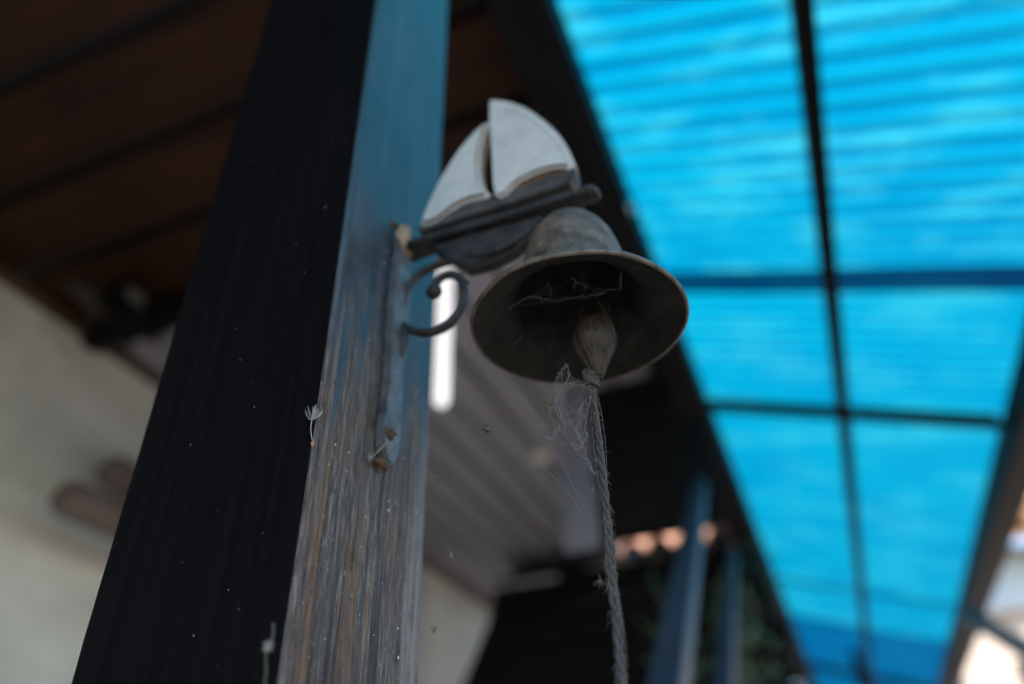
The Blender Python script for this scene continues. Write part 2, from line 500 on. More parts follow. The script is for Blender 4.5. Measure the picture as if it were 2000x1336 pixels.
# ------------------------------------------------------------------ added glowing strip in place of an unidentified bright streak
LY = 1.5
pb = at(862, 792, 'Y', LY)
tl = thing('glow_strip', 'added glowing white strip, source unknown, upright beside the post', 'glowing strip', (pb.x, LY, pb.z))
zt = ZB - 0.10
obj('glow_tube', lathe(bmesh.new(), [(0, 0), (0.011, 0.002), (0.016, 0.008), (0.0185, 0.02), (0.0185, zt - pb.z)], (pb.x, LY, pb.z), 20), GLOW, tl, True)
obj('end_cap', lathe(bmesh.new(), [(0.03, zt - pb.z - 0.02), (0.03, zt - pb.z + 0.03), (0.012, zt - pb.z + 0.045), (0, zt - pb.z + 0.045)], (pb.x, LY, pb.z), 20), STEELM, tl, True)  # cap and cord are invented fittings for the glowing strip
obj('cord', tube(bmesh.new(), [Vector((pb.x, LY, zt + 0.04)), Vector((pb.x, LY, ZB - 0.003))], 0.004, 8), BLACKP, tl)

# ------------------------------------------------------------------ clutter at the top of the wall
def clump(px, py, X, r, mat, name, lab, n):
    bm = bmesh.new()
    c = at(px, py, 'X', X)
    for i in range(n):
        d = Vector((random.gauss(0, 0.25), random.gauss(0, 0.9), random.gauss(0, 0.45))) * r
        a = Vector((random.gauss(0, 0.5), random.gauss(0, 1), random.gauss(0, 0.5))).normalized() * r * 0.8
        tube(bm, smooth_path([c + d - a, c + d + Vector((0, 0, random.gauss(0, 0.2) * r)), c + d + a], 3), r * 0.06, 4)
    blob(bm, c, r * 0.7, r * 1.1, r * 0.6, 0.6, 3)
    return tag(obj(name, bm, mat), lab, 'nest')
clump(262, 615, -1.80, 0.075, SHEDW, 'old_nest', 'dark ragged bird nest wedged under the dark cross beam near the cream wall', 60)
clump(190, 585, -1.90, 0.05, BARKM, 'straw_tuft', 'brown straw tuft on the trim board above the cream wall', 50)
p = at(268, 580, 'X', -1.72)
bm = bmesh.new(); blob(bm, p, 0.012, 0.035, 0.024, 0.6, 3)
tag(obj('faded_rag', bm, PEBBLE, None, True), 'small faded grey rag stuck above the dark nest', 'rag')

# ------------------------------------------------------------------ poles stored on the wall
for i, (px, py, xx, lab) in enumerate(((120, 968, -1.86, 'thick brown round pole resting on the lower wall hook'),
                                       (212, 918, -1.97, 'brown round pole lying against the cream wall behind another pole'))):
    a = at(px, py, 'X', xx)
    t = thing('wooden_pole', lab, 'pole', (a.x, a.y, a.z), 'poles stored along the wall')
    pts = [a + Vector((0, d, 0.004 * math.sin(d * 5 + i))) for d in (0, 0.02, 0.3, 0.6, 0.9, 1.2)]
    obj('shaft', tube(bmesh.new(), pts, [0.043, 0.052, 0.052, 0.05, 0.05, 0.048], 20), POLEW, t, True)
h = at(212, 918, 'X', -1.97)
hk = thing('wall_hook', 'iron wall hook carrying the brown poles', 'hook', (WX, h.y + 0.55, h.z - 0.07))
obj('hook_arm', tube(bmesh.new(), smooth_path([(WX, h.y + 0.55, h.z - 0.06), (-1.98, h.y + 0.55, h.z - 0.066), (-1.86, h.y + 0.55, h.z - 0.118), (-1.79, h.y + 0.55, h.z - 0.07)]), 0.01, 8), BLACKP, hk, True)
obj('wall_plate', bx(WX, WX + 0.006, h.y + 0.52, h.y + 0.58, h.z - 0.13, h.z + 0.0), BLACKP, hk)

# ------------------------------------------------------------------ shed with tiled eave
SY = 3.95
sh = thing('tiled_shed', 'dark boarded shed with a row of pink terracotta tile ends', 'shed', (-1.0, SY, 0))
ZT = at(1290, 1058, 'Y', SY).z
zw = ZT - 0.085
ww = 0.15
z = 0.0
while z < zw - 0.01:
    z1 = min(z + ww, zw)
    xlft = -1.72 - (at(960, 1190, 'Y', SY).z - (z + z1) / 2) * 0.5
    zt0 = at(960, 1190, 'Y', SY).z
    lx = lambda q: -1.72 - (zt0 - q) * 0.5 if q < zt0 else -1.71
    rx = -0.17 if z1 < H + 1.1 else -0.215
    obj('weatherboard', extrude_xz([(lx(z), z), (rx, z), (rx, z1 - 0.008), (lx(z1 - 0.008), z1 - 0.008)], SY + 0.06, SY + 0.085), SHEDW, sh)
    z = z1
obj('back_wall', extrude_xz([(-1.70, zw), (-1.72, H + 1.286), (-1.93, H + 0.85), (-2.2, 0.0), (-0.18, 0.0), (-0.22, zw)], SY + 0.10, SY + 0.14), SHEDW, sh)
obj('fascia', bx(-1.30, -0.24, SY + 0.02, SY + 0.055, zw - 0.03, zw + 0.02, 0.003), SHEDW, sh)
slope = math.radians(24)
xc = at(1234, 1068, 'Y', SY).x
xt = [xc + 0.155 * k for k in range(0, 4)]
def tile_mesh():
    bm = bmesh.new()
    L, n = 0.42, 10
    rings = []
    for yy, r in ((0, 0.078), (L, 0.066)):
        for rr in (r, r - 0.014):
            rings.append([bm.verts.new((rr * math.cos(math.pi * k / n), yy * math.cos(slope), rr * math.sin(math.pi * k / n) + yy * math.sin(slope))) for k in range(n + 1)])
    o0, i0, o1, i1 = rings
    for k in range(n):
        bm.faces.new((o0[k], o0[k+1], o1[k+1], o1[k])); bm.faces.new((i0[k], i1[k], i1[k+1], i0[k+1]))
        bm.faces.new((o0[k], i0[k], i0[k+1], o0[k+1])); bm.faces.new((o1[k], o1[k+1], i1[k+1], i1[k]))
    for k in (0, n): bm.faces.new((o0[k], o1[k], i1[k], i0[k]))
    bmesh.ops.recalc_face_normals(bm, faces=bm.faces)
    me = bpy.data.meshes.new('tile'); bm.to_mesh(me); bm.free(); me.materials.append(TILEM)
    for p in me.polygons: p.use_smooth = True
    return me
TM = tile_mesh()
TILEO = mat_plain('orange_tile', (0.30, 0.15, 0.06), (0.48, 0.26, 0.11), 14, 0.85, 0.3, 0.004)
TMO = TM.copy(); TMO.materials[0] = TILEO
for row in range(5):
    for xx in xt:
        o = bpy.data.objects.new('tile', TM)
        COL.objects.link(o)
        adopt(o, sh)
        d = 0.36 * row
        o.location = (xx + random.uniform(-0.006, 0.006), SY - 0.05 + d * math.cos(slope) + random.uniform(-0.012, 0.012), ZT - 0.06 + d * math.sin(slope) + 0.012 * row)
        o.rotation_euler = (0, 0, random.uniform(-0.03, 0.03))
bm = bmesh.new()
v = [bm.verts.new(q) for q in ((-1.69, SY - 0.02, ZT - 0.075), (xt[-1] + 0.1, SY - 0.02, ZT - 0.075), (xt[-1] + 0.1, SY + 1.9, ZT - 0.075 + 1.92 * math.tan(slope)), (-1.69, SY + 1.9, ZT - 0.075 + 1.92 * math.tan(slope)))]
f = bm.faces.new(v)
r = bmesh.ops.extrude_face_region(bm, geom=[f])
for q in r['geom']:
    if isinstance(q, bmesh.types.BMVert): q.co.z -= 0.02
obj('roof_deck', bm, SHEDW, sh)

# ------------------------------------------------------------------ awning
def roof_z(x): return ZB - SL * (x - X0)
aw = thing('blue_awning', 'translucent blue corrugated awning on dark purlins and rafters', 'awning', (0.25, 2.7, ZB - 0.2))
PITCH = 0.07
def sheet(ys, waves, mat, lift):
    bm = bmesh.new()
    nx, per = 10, 12
    x0s, x1s = -0.30, 0.87
    grid = []
    for j in range(int(waves * per) + 1):
        yy = ys + PITCH * j / per
        zz = 0.0075 * math.cos(2 * math.pi * j / per) + lift
        row = []
        for i in range(nx + 1):
            xx = x0s + (x1s - x0s) * i / nx
            sag = 0.003 * noise.noise(Vector((xx * 3, yy * 3, 1)))
            row.append(bm.verts.new((xx, yy, roof_z(xx) + 0.016 + zz + sag)))
        grid.append(row)
    for a, b in zip(grid, grid[1:]):
        for i in range(nx):
            bm.faces.new((a[i], a[i+1], b[i+1], b[i]))
    return obj('corrugated_sheet', bm, mat, aw, True)
sheet(1.91 - PITCH * 48, 49.5, SHEET, 0.0)
sheet(1.91, 48, SHEET2, 0.002)
sheet(1.91 + PITCH * 47, 14, SHEET2, 0.0)
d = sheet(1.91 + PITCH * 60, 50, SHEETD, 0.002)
d['label'] = 'darker blue sheet at the far end'
def sloped_bar(x0, x1, y0, y1, top_off, h):
    bm = bmesh.new()
    vs = []
    for x in (x0, x1):
        for y in (y0, y1):
            for t in (top_off - h, top_off):
                vs.append(bm.verts.new((x, y, roof_z(x) + t)))
    for f in ((0, 1, 3, 2), (4, 6, 7, 5), (0, 4, 5, 1), (2, 3, 7, 6), (0, 2, 6, 4), (1, 5, 7, 3)):
        bm.faces.new([vs[i] for i in f])
    return bm
XP = 0.255
obj('purlin', sloped_bar(XP - 0.019, XP + 0.019, -1.2, 9.6, 0.004, 0.042), PURLINW, aw)
for y, h in ((-0.6, 0.04), (2.745, 0.042), (7.65, 0.05)):
    obj('rafter', sloped_bar(X0 + 0.002, XP - 0.021, y - 0.02, y + 0.02, 0.002, h), PURLINW, aw)
    obj('rafter', sloped_bar(XP + 0.021, 0.722, y - 0.02, y + 0.02, 0.002, h), PURLINW, aw)
obj('joint_block', bx(0.13, 0.20, 6.7, 6.8, roof_z(0.16) - 0.30, roof_z(0.16) - 0.02, 0.004), PURLINW, aw)

# beams
hb = thing('header_beam', 'thick black timber beam carried by the bell post', 'beam', (-0.27, 4.0, ZB - 0.14))
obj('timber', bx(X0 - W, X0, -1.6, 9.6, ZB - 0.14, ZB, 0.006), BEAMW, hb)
obj('sun_block_strip', bx(X0 - W + 0.001, X0 - W + 0.012, -1.6, 3.75, ZB + 0.0005, ZB + 0.115), BEAMW, hb)  # unseen strip added to stop sun slipping in over the beam
p = at(1231, 405, 'X', X0 + 0.004)
bm = bmesh.new()
bmesh.ops.create_cone(bm, cap_ends=True, segments=12, radius1=0.016, radius2=0.013, depth=0.008, matrix=Matrix.Translation(p) @ Matrix.Rotation(math.pi / 2, 4, 'Y'))
obj('bolt', bm, STEELM, hb)
eb = thing('eave_beam', 'dark brown beam along the low outer edge of the awning', 'beam', (0.78, 4.0, H + 1.15))
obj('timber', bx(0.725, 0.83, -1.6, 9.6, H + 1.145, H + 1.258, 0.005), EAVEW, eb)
for yy, lab in ((-1.4, 'square brown post under the porch end of the eave beam'), (9.4, 'square brown post under the eave beam where the darkest blue sheet ends')):
    t = tag(obj('eave_post', bx(0.735, 0.82, yy - 0.045, yy + 0.045, 0, H + 1.144, 0.006), EAVEW), lab, 'post', 'eave posts')
t = tag(obj('far_post', bx(X0 - W, X0, 9.3, 9.42, 0, ZB - 0.141, 0.006), BEAMW), 'square dark post carrying the far end of the black beam', 'post')

# ------------------------------------------------------------------ sloping rails
def rail(p, q, w, h, lab):
    d = (q - p).normalized()
    p = p - d * 0.02; q = q + d * 0.35
    s = Vector((1, 0, 0)); n = d.cross(s).normalized()
    bm = bmesh.new(); vs = []
    for c, k in ((p, 0.75), (q, 1.1)):
        for a in (-1, 1):
            for b in (-1, 1):
                vs.append(bm.verts.new(c + s * a * w * k / 2 + n * b * h * k / 2))
    for f in ((0, 1, 3, 2), (4, 6, 7, 5), (0, 4, 5, 1), (2, 3, 7, 6), (0, 2, 6, 4), (1, 5, 7, 3)):
        bm.faces.new([vs[i] for i in f])
    bmesh.ops.bevel(bm, geom=bm.edges[:], offset=0.004, segments=2, affect='EDGES')
    return tag(obj('sloping_rail', bm, RAILW), lab, 'rail', 'sloping rails under the black beam')
rail(at(1368, 945, 'X', -0.27), at(1308, 1336, 'X', -0.27), 0.055, 0.06, 'broad blue grey timber rail sloping down in front of the shed tiles')
rail(at(1430, 1085, 'X', -0.27), at(1417, 1336, 'X', -0.27), 0.045, 0.05, 'narrow dark blue timber rail sloping down beside the green shrub')

# ------------------------------------------------------------------ post
def make_post():
    bm = bmesh.new()
    c = 0.0035
    half = W / 2
    cx, cy = X0 - half, Y0 + half
    sec = []
    for (sx, sy, a0) in ((1, 1, 0), (-1, 1, 90), (-1, -1, 180), (1, -1, 270)):
        for k in range(4):
            a = math.radians(a0 + 30 * k)
            sec.append((cx + sx * (half - c) + c * math.cos(a), cy + sy * (half - c) + c * math.sin(a)))
    # extra columns on the +X face so that the worn surface can dip
    out = []
    for i in range(len(sec)):
        a, b = sec[i], sec[(i + 1) % len(sec)]
        out.append(a)
        if math.dist(a, b) > 0.05:
            nc = 120 if a[0] > X0 - 0.001 and b[0] > X0 - 0.001 else 24
            for k in range(1, nc):
                out.append((a[0] + (b[0] - a[0]) * k / nc, a[1] + (b[1] - a[1]) * k / nc))
    zs = [0, 0.4, 0.8, 1.1] + [H + 0.004 * k for k in range(0, 175)] + [H + 0.9, H + 1.2, ZB - 0.141]
    rings = []
    for z in zs:
        ring = []
        for x, y in out:
            n1 = noise.noise(Vector((x * 160, y * 160, z * 4))) * 0.0004
            n2 = noise.noise(Vector((x * 30, y * 30, z * 1.2 + 7))) * 0.0003
            nx, ny = (x - cx) / half, (y - cy) / half
            corner = min(abs(nx), abs(ny)) ** 6
            n3 = -abs(noise.noise(Vector((x * 10, y * 10, z * 26)))) * 0.0005 * corner
            k = n1 + n2 + n3
            if x > X0 - 0.001:
                fade = min(1, max(0.12, (H + 0.36 - z) / 0.18))
                g = noise.noise(Vector((y * 420, 3.1, z * 9 + 0.4 * noise.noise(Vector((y * 60, 0, z * 20))))))
                k -= max(0, g - 0.12) * 0.0026 * fade
            dx = nx if abs(nx) > 0.93 else 0
            dy = ny if abs(ny) > 0.93 else 0
            ring.append(bm.verts.new((x + dx * k, y + dy * k, z)))
        rings.append(ring)
    n = len(out)
    for a, b in zip(rings, rings[1:]):
        for i in range(n):
            f = bm.faces.new((a[i], a[(i+1) % n], b[(i+1) % n], b[i]))
            mx = (out[i][0] + out[(i+1) % n][0]) / 2
            f.material_index = 1 if mx > X0 - 0.0012 else 0
    bm.faces.new(rings[-1]); bm.faces.new(rings[0][::-1])
    return bm
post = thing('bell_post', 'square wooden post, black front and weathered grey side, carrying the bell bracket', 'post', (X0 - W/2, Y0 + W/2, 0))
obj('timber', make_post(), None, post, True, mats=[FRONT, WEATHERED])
bm = bmesh.new()
for _ in range(70):
    yy = random.uniform(Y0 + 0.006, Y0 + W - 0.006)
    zz = H + random.uniform(0.05, 0.40) ** 1.0
    s = random.choice((0.00018, 0.0002, 0.00025, 0.0003, 0.0004)) * (1 if random.random() < 0.85 else 1.6)
    blob(bm, (X0 + 0.0004, yy, zz), s * 0.7, s, s * random.uniform(1, 2.2), 0.5, 1)
for _ in range(42):
    xx = random.uniform(X0 - W + 0.006, X0 - 0.004)
    zz = H + random.uniform(0.02, 0.62)
    s = random.choice((0.00012, 0.00015, 0.0002, 0.00025)) * (1 if random.random() < 0.93 else 1.8)
    blob(bm, (xx, Y0 - 0.0003, zz), s, s * 0.7, s * random.uniform(0.8, 1.5), 0.5, 1)
tag(obj('dust_specks', bm, DUSTM, post, True), kind='stuff')

# ------------------------------------------------------------------ bracket
def zz1(x, y): return (700 + x / 2.2271, 180 + y / 2.2271)
def tr(pts, Y=YB):
    out = []
    for x, y in pts:
        p = at(*zz1(x, y), 'Y', Y)
        out.append((p.x, p.z))
    return out
def tr3(pts, Y=YB):
    out = []
    for q in pts:
        p = at(*zz1(q[0], q[1]), 'Y', Y)
        out.append((p.x, p.y, p.z) + tuple(q[2:]))
    return out
HULLM = mat_metal('grey_dusty_iron', (0.03, 0.03, 0.031), (0.085, 0.083, 0.082), 0.5, (0.17, 0.15, 0.125), 0.55, 0.1, 110, 0.3)
PX = 0.000287      # metres per photo pixel at the bracket
bk = thing('sailboat_bracket', 'cast iron wall bracket with scroll and white sailboat on top', 'bracket', (X0 + 0.003, YB, H + 0.2))

YP = 0.3345
PLATEM = mat_metal('worn_grey_iron', (0.05, 0.055, 0.06), (0.15, 0.16, 0.17), 0.5, (0.25, 0.22, 0.18), 0.4, 0.3, 90)
def plate():
    bm = bmesh.new()
    zb_, zt_ = at(742, 900, 'X', X0 + 0.003).z, at(772, 428, 'X', X0 + 0.003).z
    n = 40
    L, R = [], []
    for i in range(n + 1):
        t = i / n
        z = zb_ + (zt_ - zb_) * t
        w = 0.0098
        if t < 0.10: w *= math.sqrt(max(0.06, 1 - ((0.10 - t) / 0.10) ** 2))
        if t > 0.92: w *= math.sqrt(max(0.06, 1 - ((t - 0.92) / 0.08) ** 2))
        w *= 1 - 0.22 * math.exp(-((t - 0.32) / 0.14) ** 2) - 0.15 * math.exp(-((t - 0.86) / 0.03) ** 2)
        L.append((YP - w, z)); R.append((YP + w, z))
    ol = L + R[::-1]
    f = bm.faces.new([bm.verts.new((X0 + 0.0012, y, z)) for y, z in ol])
    r = bmesh.ops.extrude_face_region(bm, geom=[f])
    vs = [e for e in r['geom'] if isinstance(e, bmesh.types.BMVert)]
    for v in vs: v.co.x += 0.0055
    es = [e for e in bm.edges if all(v in vs for v in e.verts)]
    bmesh.ops.bevel(bm, geom=es, offset=0.0014, segments=2, affect='EDGES')
    bmesh.ops.triangulate(bm, faces=[f for f in bm.faces if len(f.verts) > 4])
    return bm, zb_, zt_
bm, zpb, zpt = plate()
obj('back_plate', bm, PLATEM, bk)
# tan chipped tip of the plate
bm = bmesh.new()
blob(bm, (X0 + 0.0052, YP - 0.001, zpt - 0.012), 0.0045, 0.0095, 0.0145, 0.35, 3)
obj('plate_tip', bm, TANR, bk, True)
def screw(p, mat, r=0.0042):
    bm = bmesh.new()
    blob(bm, p, 0.0022, r, r, 0.25, 2)
    s = obj('screw', bm, mat, bk, True)
    bm = bmesh.new()
    box(bm, p[0] + 0.0014, p[0] + 0.0026, p[1] - r * 0.7, p[1] + r * 0.7, p[2] - 0.0004, p[2] + 0.0004)
    obj('slot', bm, BLACKP, s)
q = at(770, 440, 'X', X0 + 0.009); screw((X0 + 0.0088, q.y, q.z), RUST, 0.0034)
q = at(762, 846, 'X', X0 + 0.007); screw((X0 + 0.0072, q.y, q.z), RUST, 0.0042)

# shelf (flat bar under the boat)
SHT = [(165, 692), (300, 648), (500, 592), (700, 537), (880, 478), (965, 452), (968, 478), (885, 503), (705, 562), (505, 620), (305, 678), (180, 725)]
obj('shelf_bar', extrude_xz(tr(SHT), YB - 0.0075, YB + 0.0075, 0.0012, 2), IRON, bk)
WEB = [(330, 688), (500, 640), (700, 582), (800, 550), (815, 575), (780, 615), (735, 662), (690, 700), (640, 728), (590, 752), (530, 772), (480, 782), (440, 760), (400, 735)]
obj('arm_web', extrude_xz(tr(WEB), YB - 0.0048, YB + 0.0048, 0.0018, 3), IRON, bk)
bm = bmesh.new()
a, b = tr3([(560, 690), (690, 640)], YB - 0.005)
tube(bm, smooth_path([(*tr3([(470, 715)], YB - 0.0045)[0],), (*tr3([(560, 700)], YB - 0.005)[0],), (*tr3([(640, 672)], YB - 0.005)[0],), (*tr3([(720, 622)], YB - 0.0045)[0],)], 5), [0.001 + 0.0022 * math.sin(math.pi * i / 15) for i in range(16)], 8)
obj('arm_rib', bm, IRON, bk, True)
HULL = [(268, 612), (300, 606), (345, 596), (420, 545), (490, 508), (560, 492), (625, 492), (700, 458), (780, 420), (860, 388), (925, 372), (952, 352), (955, 385), (930, 420), (890, 440), (780, 478), (640, 522), (480, 570), (360, 612), (285, 634)]
obj('boat_hull', extrude_xz(tr(HULL), YB - 0.0070, YB + 0.0062, 0.0009, 2), HULLM, bk)
MAIN = [(581, 56), (612, 55), (650, 60), (690, 70), (730, 86), (775, 112), (815, 142), (852, 174), (885, 210), (912, 248), (934, 288), (948, 326), (950, 352), (938, 366), (905, 352), (860, 354), (810, 366), (760, 386), (715, 410), (680, 438), (655, 470), (630, 480), (606, 470), (602, 420), (599, 350), (595, 270), (590, 200), (585, 130)]
JIB = [(578, 140), (545, 163), (510, 195), (475, 232), (440, 276), (405, 327), (372, 382), (342, 437), (315, 492), (295, 540), (280, 588), (305, 596), (345, 584), (385, 556), (425, 524), (465, 500), (505, 486), (550, 478), (588, 466), (562, 440), (546, 405), (538, 360), (538, 310), (545, 260), (557, 210), (575, 165)]
def sail(pts, y0, y1):
    bm = extrude_xz(tr(pts), y0, y1, 0.0028, 4)
    for f in bm.faces:
        f.normal_update()
    # side walls show chipped tan edges
    for f in bm.faces:
        if abs(f.normal.y) < 0.35: f.material_index = 1
    return bm
obj('main_sail', sail(MAIN, YB - 0.0066, YB + 0.0045), None, bk, False, mats=[SAIL, TANR])
obj('jib_sail', sail(JIB, YB - 0.0060, YB + 0.0045), None, bk, False, mats=[SAIL, TANR])
# raised roll along the leech of the main sail
lee = [(640, 78), (700, 92), (760, 122), (810, 160), (855, 204), (888, 252), (912, 304), (922, 338)]
bm = tube(bmesh.new(), smooth_path(tr3(lee, YB - 0.0064), 4), [0.0009] * (len(smooth_path(lee, 4))), 8)
obj('sail_seam', bm, SAIL, bk, True)

# scroll
SCR = [(200, 1022, 8.5), (250, 1042, 9.5), (310, 1046, 10.5), (370, 1024, 11), (420, 980, 11), (450, 925, 10.5), (460, 870, 10), (446, 822, 9.5), (408, 797, 9), (366, 806, 9), (338, 835, 10), (330, 868, 12)]
sp = smooth_path(tr3(SCR), 6)
bm = tube(bmesh.new(), sp, [q[3] * PX for q in sp], 12)
blob(bm, sp[-1][:3], 19 * PX, 17 * PX, 19 * PX, 0.05, 3)
obj('scroll', bm, IRON, bk, True)
UPR = [(186, 1000, 7), (192, 930, 8), (212, 862, 9), (258, 800, 10), (320, 762, 10), (390, 738, 10.5), (450, 715, 11)]
sp = smooth_path(tr3(UPR), 6)
obj('scroll_strut', tube(bmesh.new(), sp, [q[3] * PX for q in sp], 12), IRON, bk, True)
SPU = [(440, 800, 8), (462, 822, 6), (485, 832, 2)]
sp = smooth_path(tr3(SPU), 4)
obj('scroll_spur', tube(bmesh.new(), sp, [q[3] * PX for q in sp], 10), IRON, bk, True)
LEAF = [(205, 1005, 6), (198, 1060, 11), (188, 1110, 12.5), (178, 1150, 9), (170, 1180, 2)]
sp = smooth_path(tr3(LEAF), 5)
obj('leaf_drop', tube(bmesh.new(), sp, [q[3] * PX for q in sp], 12), IRON, bk, True)
# curled end of the arm
cu = tr3([(915, 478, 9), (960, 462, 12), (1000, 446, 14), (1028, 442, 13), (1046, 452, 6)])
sp = smooth_path(cu, 5)
bm = tube(bmesh.new(), sp, [q[3] * PX for q in sp], 14)
for v in bm.verts: v.co.y = YB + (v.co.y - YB) * 1.9
obj('arm_end_curl', bm, IRON, bk, True)

# ------------------------------------------------------------------ bell
BC = at(1131, 637, 'Y', YB)
RB = 0.0622
bell = thing('hanging_bell', 'dark tarnished metal bell with wide flared rim under the sailboat', 'bell', BC)
outer = [(1.0, 0.0), (1.003, 0.03), (0.985, 0.06), (0.93, 0.085), (0.85, 0.125), (0.76, 0.18), (0.68, 0.25), (0.62, 0.34), (0.57, 0.46), (0.53, 0.6), (0.497, 0.74), (0.46, 0.90), (0.415, 1.04), (0.355, 1.16), (0.28, 1.26), (0.19, 1.325), (0.09, 1.355), (0.0, 1.36)]
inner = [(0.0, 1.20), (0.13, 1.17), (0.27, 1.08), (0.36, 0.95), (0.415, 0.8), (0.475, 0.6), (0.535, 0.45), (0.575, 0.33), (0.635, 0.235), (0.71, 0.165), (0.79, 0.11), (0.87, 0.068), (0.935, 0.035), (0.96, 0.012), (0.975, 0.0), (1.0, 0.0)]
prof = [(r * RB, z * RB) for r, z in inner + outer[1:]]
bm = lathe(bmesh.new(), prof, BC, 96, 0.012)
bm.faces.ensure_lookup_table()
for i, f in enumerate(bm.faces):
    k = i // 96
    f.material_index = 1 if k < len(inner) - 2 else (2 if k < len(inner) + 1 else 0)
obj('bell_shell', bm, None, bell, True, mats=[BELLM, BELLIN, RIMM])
# eye that hooks into the arm
bm = bmesh.new()
tp = BC.z + 1.35 * RB
tube(bm, smooth_path([(BC.x - 0.004, YB, tp - 0.001), (BC.x - 0.004, YB, tp + 0.006), (BC.x, YB, tp + 0.010), (BC.x + 0.004, YB, tp + 0.006), (BC.x + 0.004, YB, tp - 0.001)], 5), 0.0018, 8)
obj('hanging_eye', bm, IRON, bell, True)
# clapper
CP = at(1160, 646, 'Y', YB - 0.004)
cl = [(0, 1.9), (0.22, 1.85), (0.38, 1.2), (0.62, 0.6), (0.86, 0.05), (0.93, -0.35), (0.86, -0.75), (0.62, -1.15), (0.36, -1.6), (0.2, -2.0), (0, -2.05)]
cr = 0.0122
clo = obj('clapper', lathe(bmesh.new(), [(r * cr, z * cr * 1.25) for r, z in cl], CP, 32, 0.05), BRASS, bell, True)
bm = bmesh.new()
tube(bm, [CP + Vector((0, 0, cr * 1.1)), Vector((BC.x + 0.002, YB, BC.z + 0.06)), Vector((BC.x, YB, BC.z + 1.18 * RB))], 0.0016, 8)
obj('clapper_rod', bm, IRON, clo, True)

# ------------------------------------------------------------------ rope
rt = at(1152, 715, 'Y', YB - 0.004)
rope = thing('bell_rope', 'grey dusty twisted cord hanging from the clapper of the bell', 'rope', rt)
def rope_pt(z):
    s = rt.z - z
    return Vector((rt.x + 0.0008 * math.sin(s * 22), rt.y + 0.0006 * math.sin(s * 31 + 1), z))
NS = 170
for ph in range(3):
    bm = bmesh.new()
    pts, rr = [], []
    for i in range(NS):
        s = 0.42 * i / (NS - 1)
        c = rope_pt(rt.z - 0.003 - s)
        a = (s + 0.006 * noise.noise(Vector((s * 18, 3, 0)))) * 2 * math.pi / 0.021 + ph * 2 * math.pi / 3
        k = 0.00075 + 0.00045 * min(1, s / 0.10) + 0.00025 * noise.noise(Vector((s * 25, 9, 0)))
        k *= 1 + 0.2 * noise.noise(Vector((s * 60, ph, 0)))
        pts.append(c + Vector((math.cos(a) * k, math.sin(a) * k, 0)))
        rr.append(k * 0.92)
    tube(bm, pts, rr, 7)
    obj('strand', bm, ROPEM, rope, True)
bm = bmesh.new()
kn = at(1155, 742, 'Y', YB - 0.004)
for i in range(5):
    pts = []
    ax = random.uniform(-0.5, 0.5)
    for k in range(13):
        a = 2 * math.pi * k / 12
        r = 0.0030 + 0.0006 * math.sin(3 * a + i)
        pts.append(kn + Vector((math.cos(a) * r, math.sin(a) * r, ax * math.cos(a) * r + (i - 2) * 0.0016)))
    tube(bm, pts, 0.0011, 6)
lp = at(1147, 728, 'Y', YB - 0.006)
tube(bm, [lp + Vector((math.cos(a) * 0.0022, 0, math.sin(a) * 0.0022)) for a in [2 * math.pi * k / 12 for k in range(13)]], 0.0008, 6)
obj('knot', bm, ROPEM, rope, True)
# cloth like sheath of silk between the clapper and the knot
bm = bmesh.new()
c0 = at(1148, 610, 'Y', YB - 0.012)
def clap_r(t):
    for (r0, z0), (r1, z1) in zip(cl, cl[1:]):
        if z1 <= t <= z0: return (r0 + (r1 - r0) * (z0 - t) / max(z0 - z1, 1e-6)) * cr
    return 0.2 * cr
for i in range(70):
    a = random.uniform(0, 2 * math.pi)
    t0 = random.uniform(-0.6, 1.3) if i % 3 else random.uniform(-1.2, 0.2)
    pts = []
    for k in range(7):
        t = t0 + (-2.0 - t0) * k / 6
        r = clap_r(t) * 1.06 + 0.0003
        aa = a + 0.25 * noise.noise(Vector((i, k * 0.4, 0)))
        pts.append(CP + Vector((math.cos(aa) * r, math.sin(aa) * r, t * cr * 1.25)))
    tube(bm, pts, random.choice((0.00005, 0.00008, 0.00013)), 3, False)
obj('silk_sheath', bm, SHEATH, clo)
# fibres standing off the rope
bm = bmesh.new()
for i in range(900):
    s = random.uniform(0.0, 0.4)
    c = rope_pt(rt.z - 0.003 - s)
    a = random.uniform(0, 2 * math.pi)
    d = Vector((math.cos(a), math.sin(a), random.uniform(-1.5, 0.8)))
    l = random.uniform(0.0006, 0.0026) * (1 + 0.8 * (random.random() < 0.08))
    p0 = c + Vector((d.x, d.y, 0)) * 0.0018
    p1 = p0 + d * l * 0.5 + Vector((random.uniform(-1, 1), random.uniform(-1, 1), random.uniform(-1, 1))) * l * 0.25
    p2 = p0 + d * l + Vector((0, 0, -l * 0.6))
    tube(bm, [p0, p1, p2], 0.00004, 3, False)
for i in range(26):
    s0 = random.uniform(0.0, 0.30); ln = random.uniform(0.03, 0.1)
    a = random.uniform(0, 6.28); off = random.uniform(0.002, 0.0042)
    pts = []
    for k in range(7):
        c = rope_pt(rt.z - 0.003 - s0 - ln * k / 6)
        w = off * math.sin(math.pi * (k + 0.4) / 6.8)
        pts.append(c + Vector((math.cos(a + k * 0.2) * w, math.sin(a + k * 0.2) * w, 0)))
    tube(bm, pts, 0.00007, 3, False)
for px, py in ((1188, 1020), (1172, 1135), (1165, 900), (1158, 960)):
    c = at(px, py, 'Y', YB - 0.006)
    for i in range(24):
        d = Vector((random.gauss(0, 1), random.gauss(0, 1), random.gauss(0, 1))).normalized() * random.uniform(0.001, 0.004)
        tube(bm, [c, c + d * 0.5 + Vector((0, 0, 0.0005)), c + d], 0.00005, 3, False)
tag(obj('fibres', bm, SILK, rope), kind='stuff')

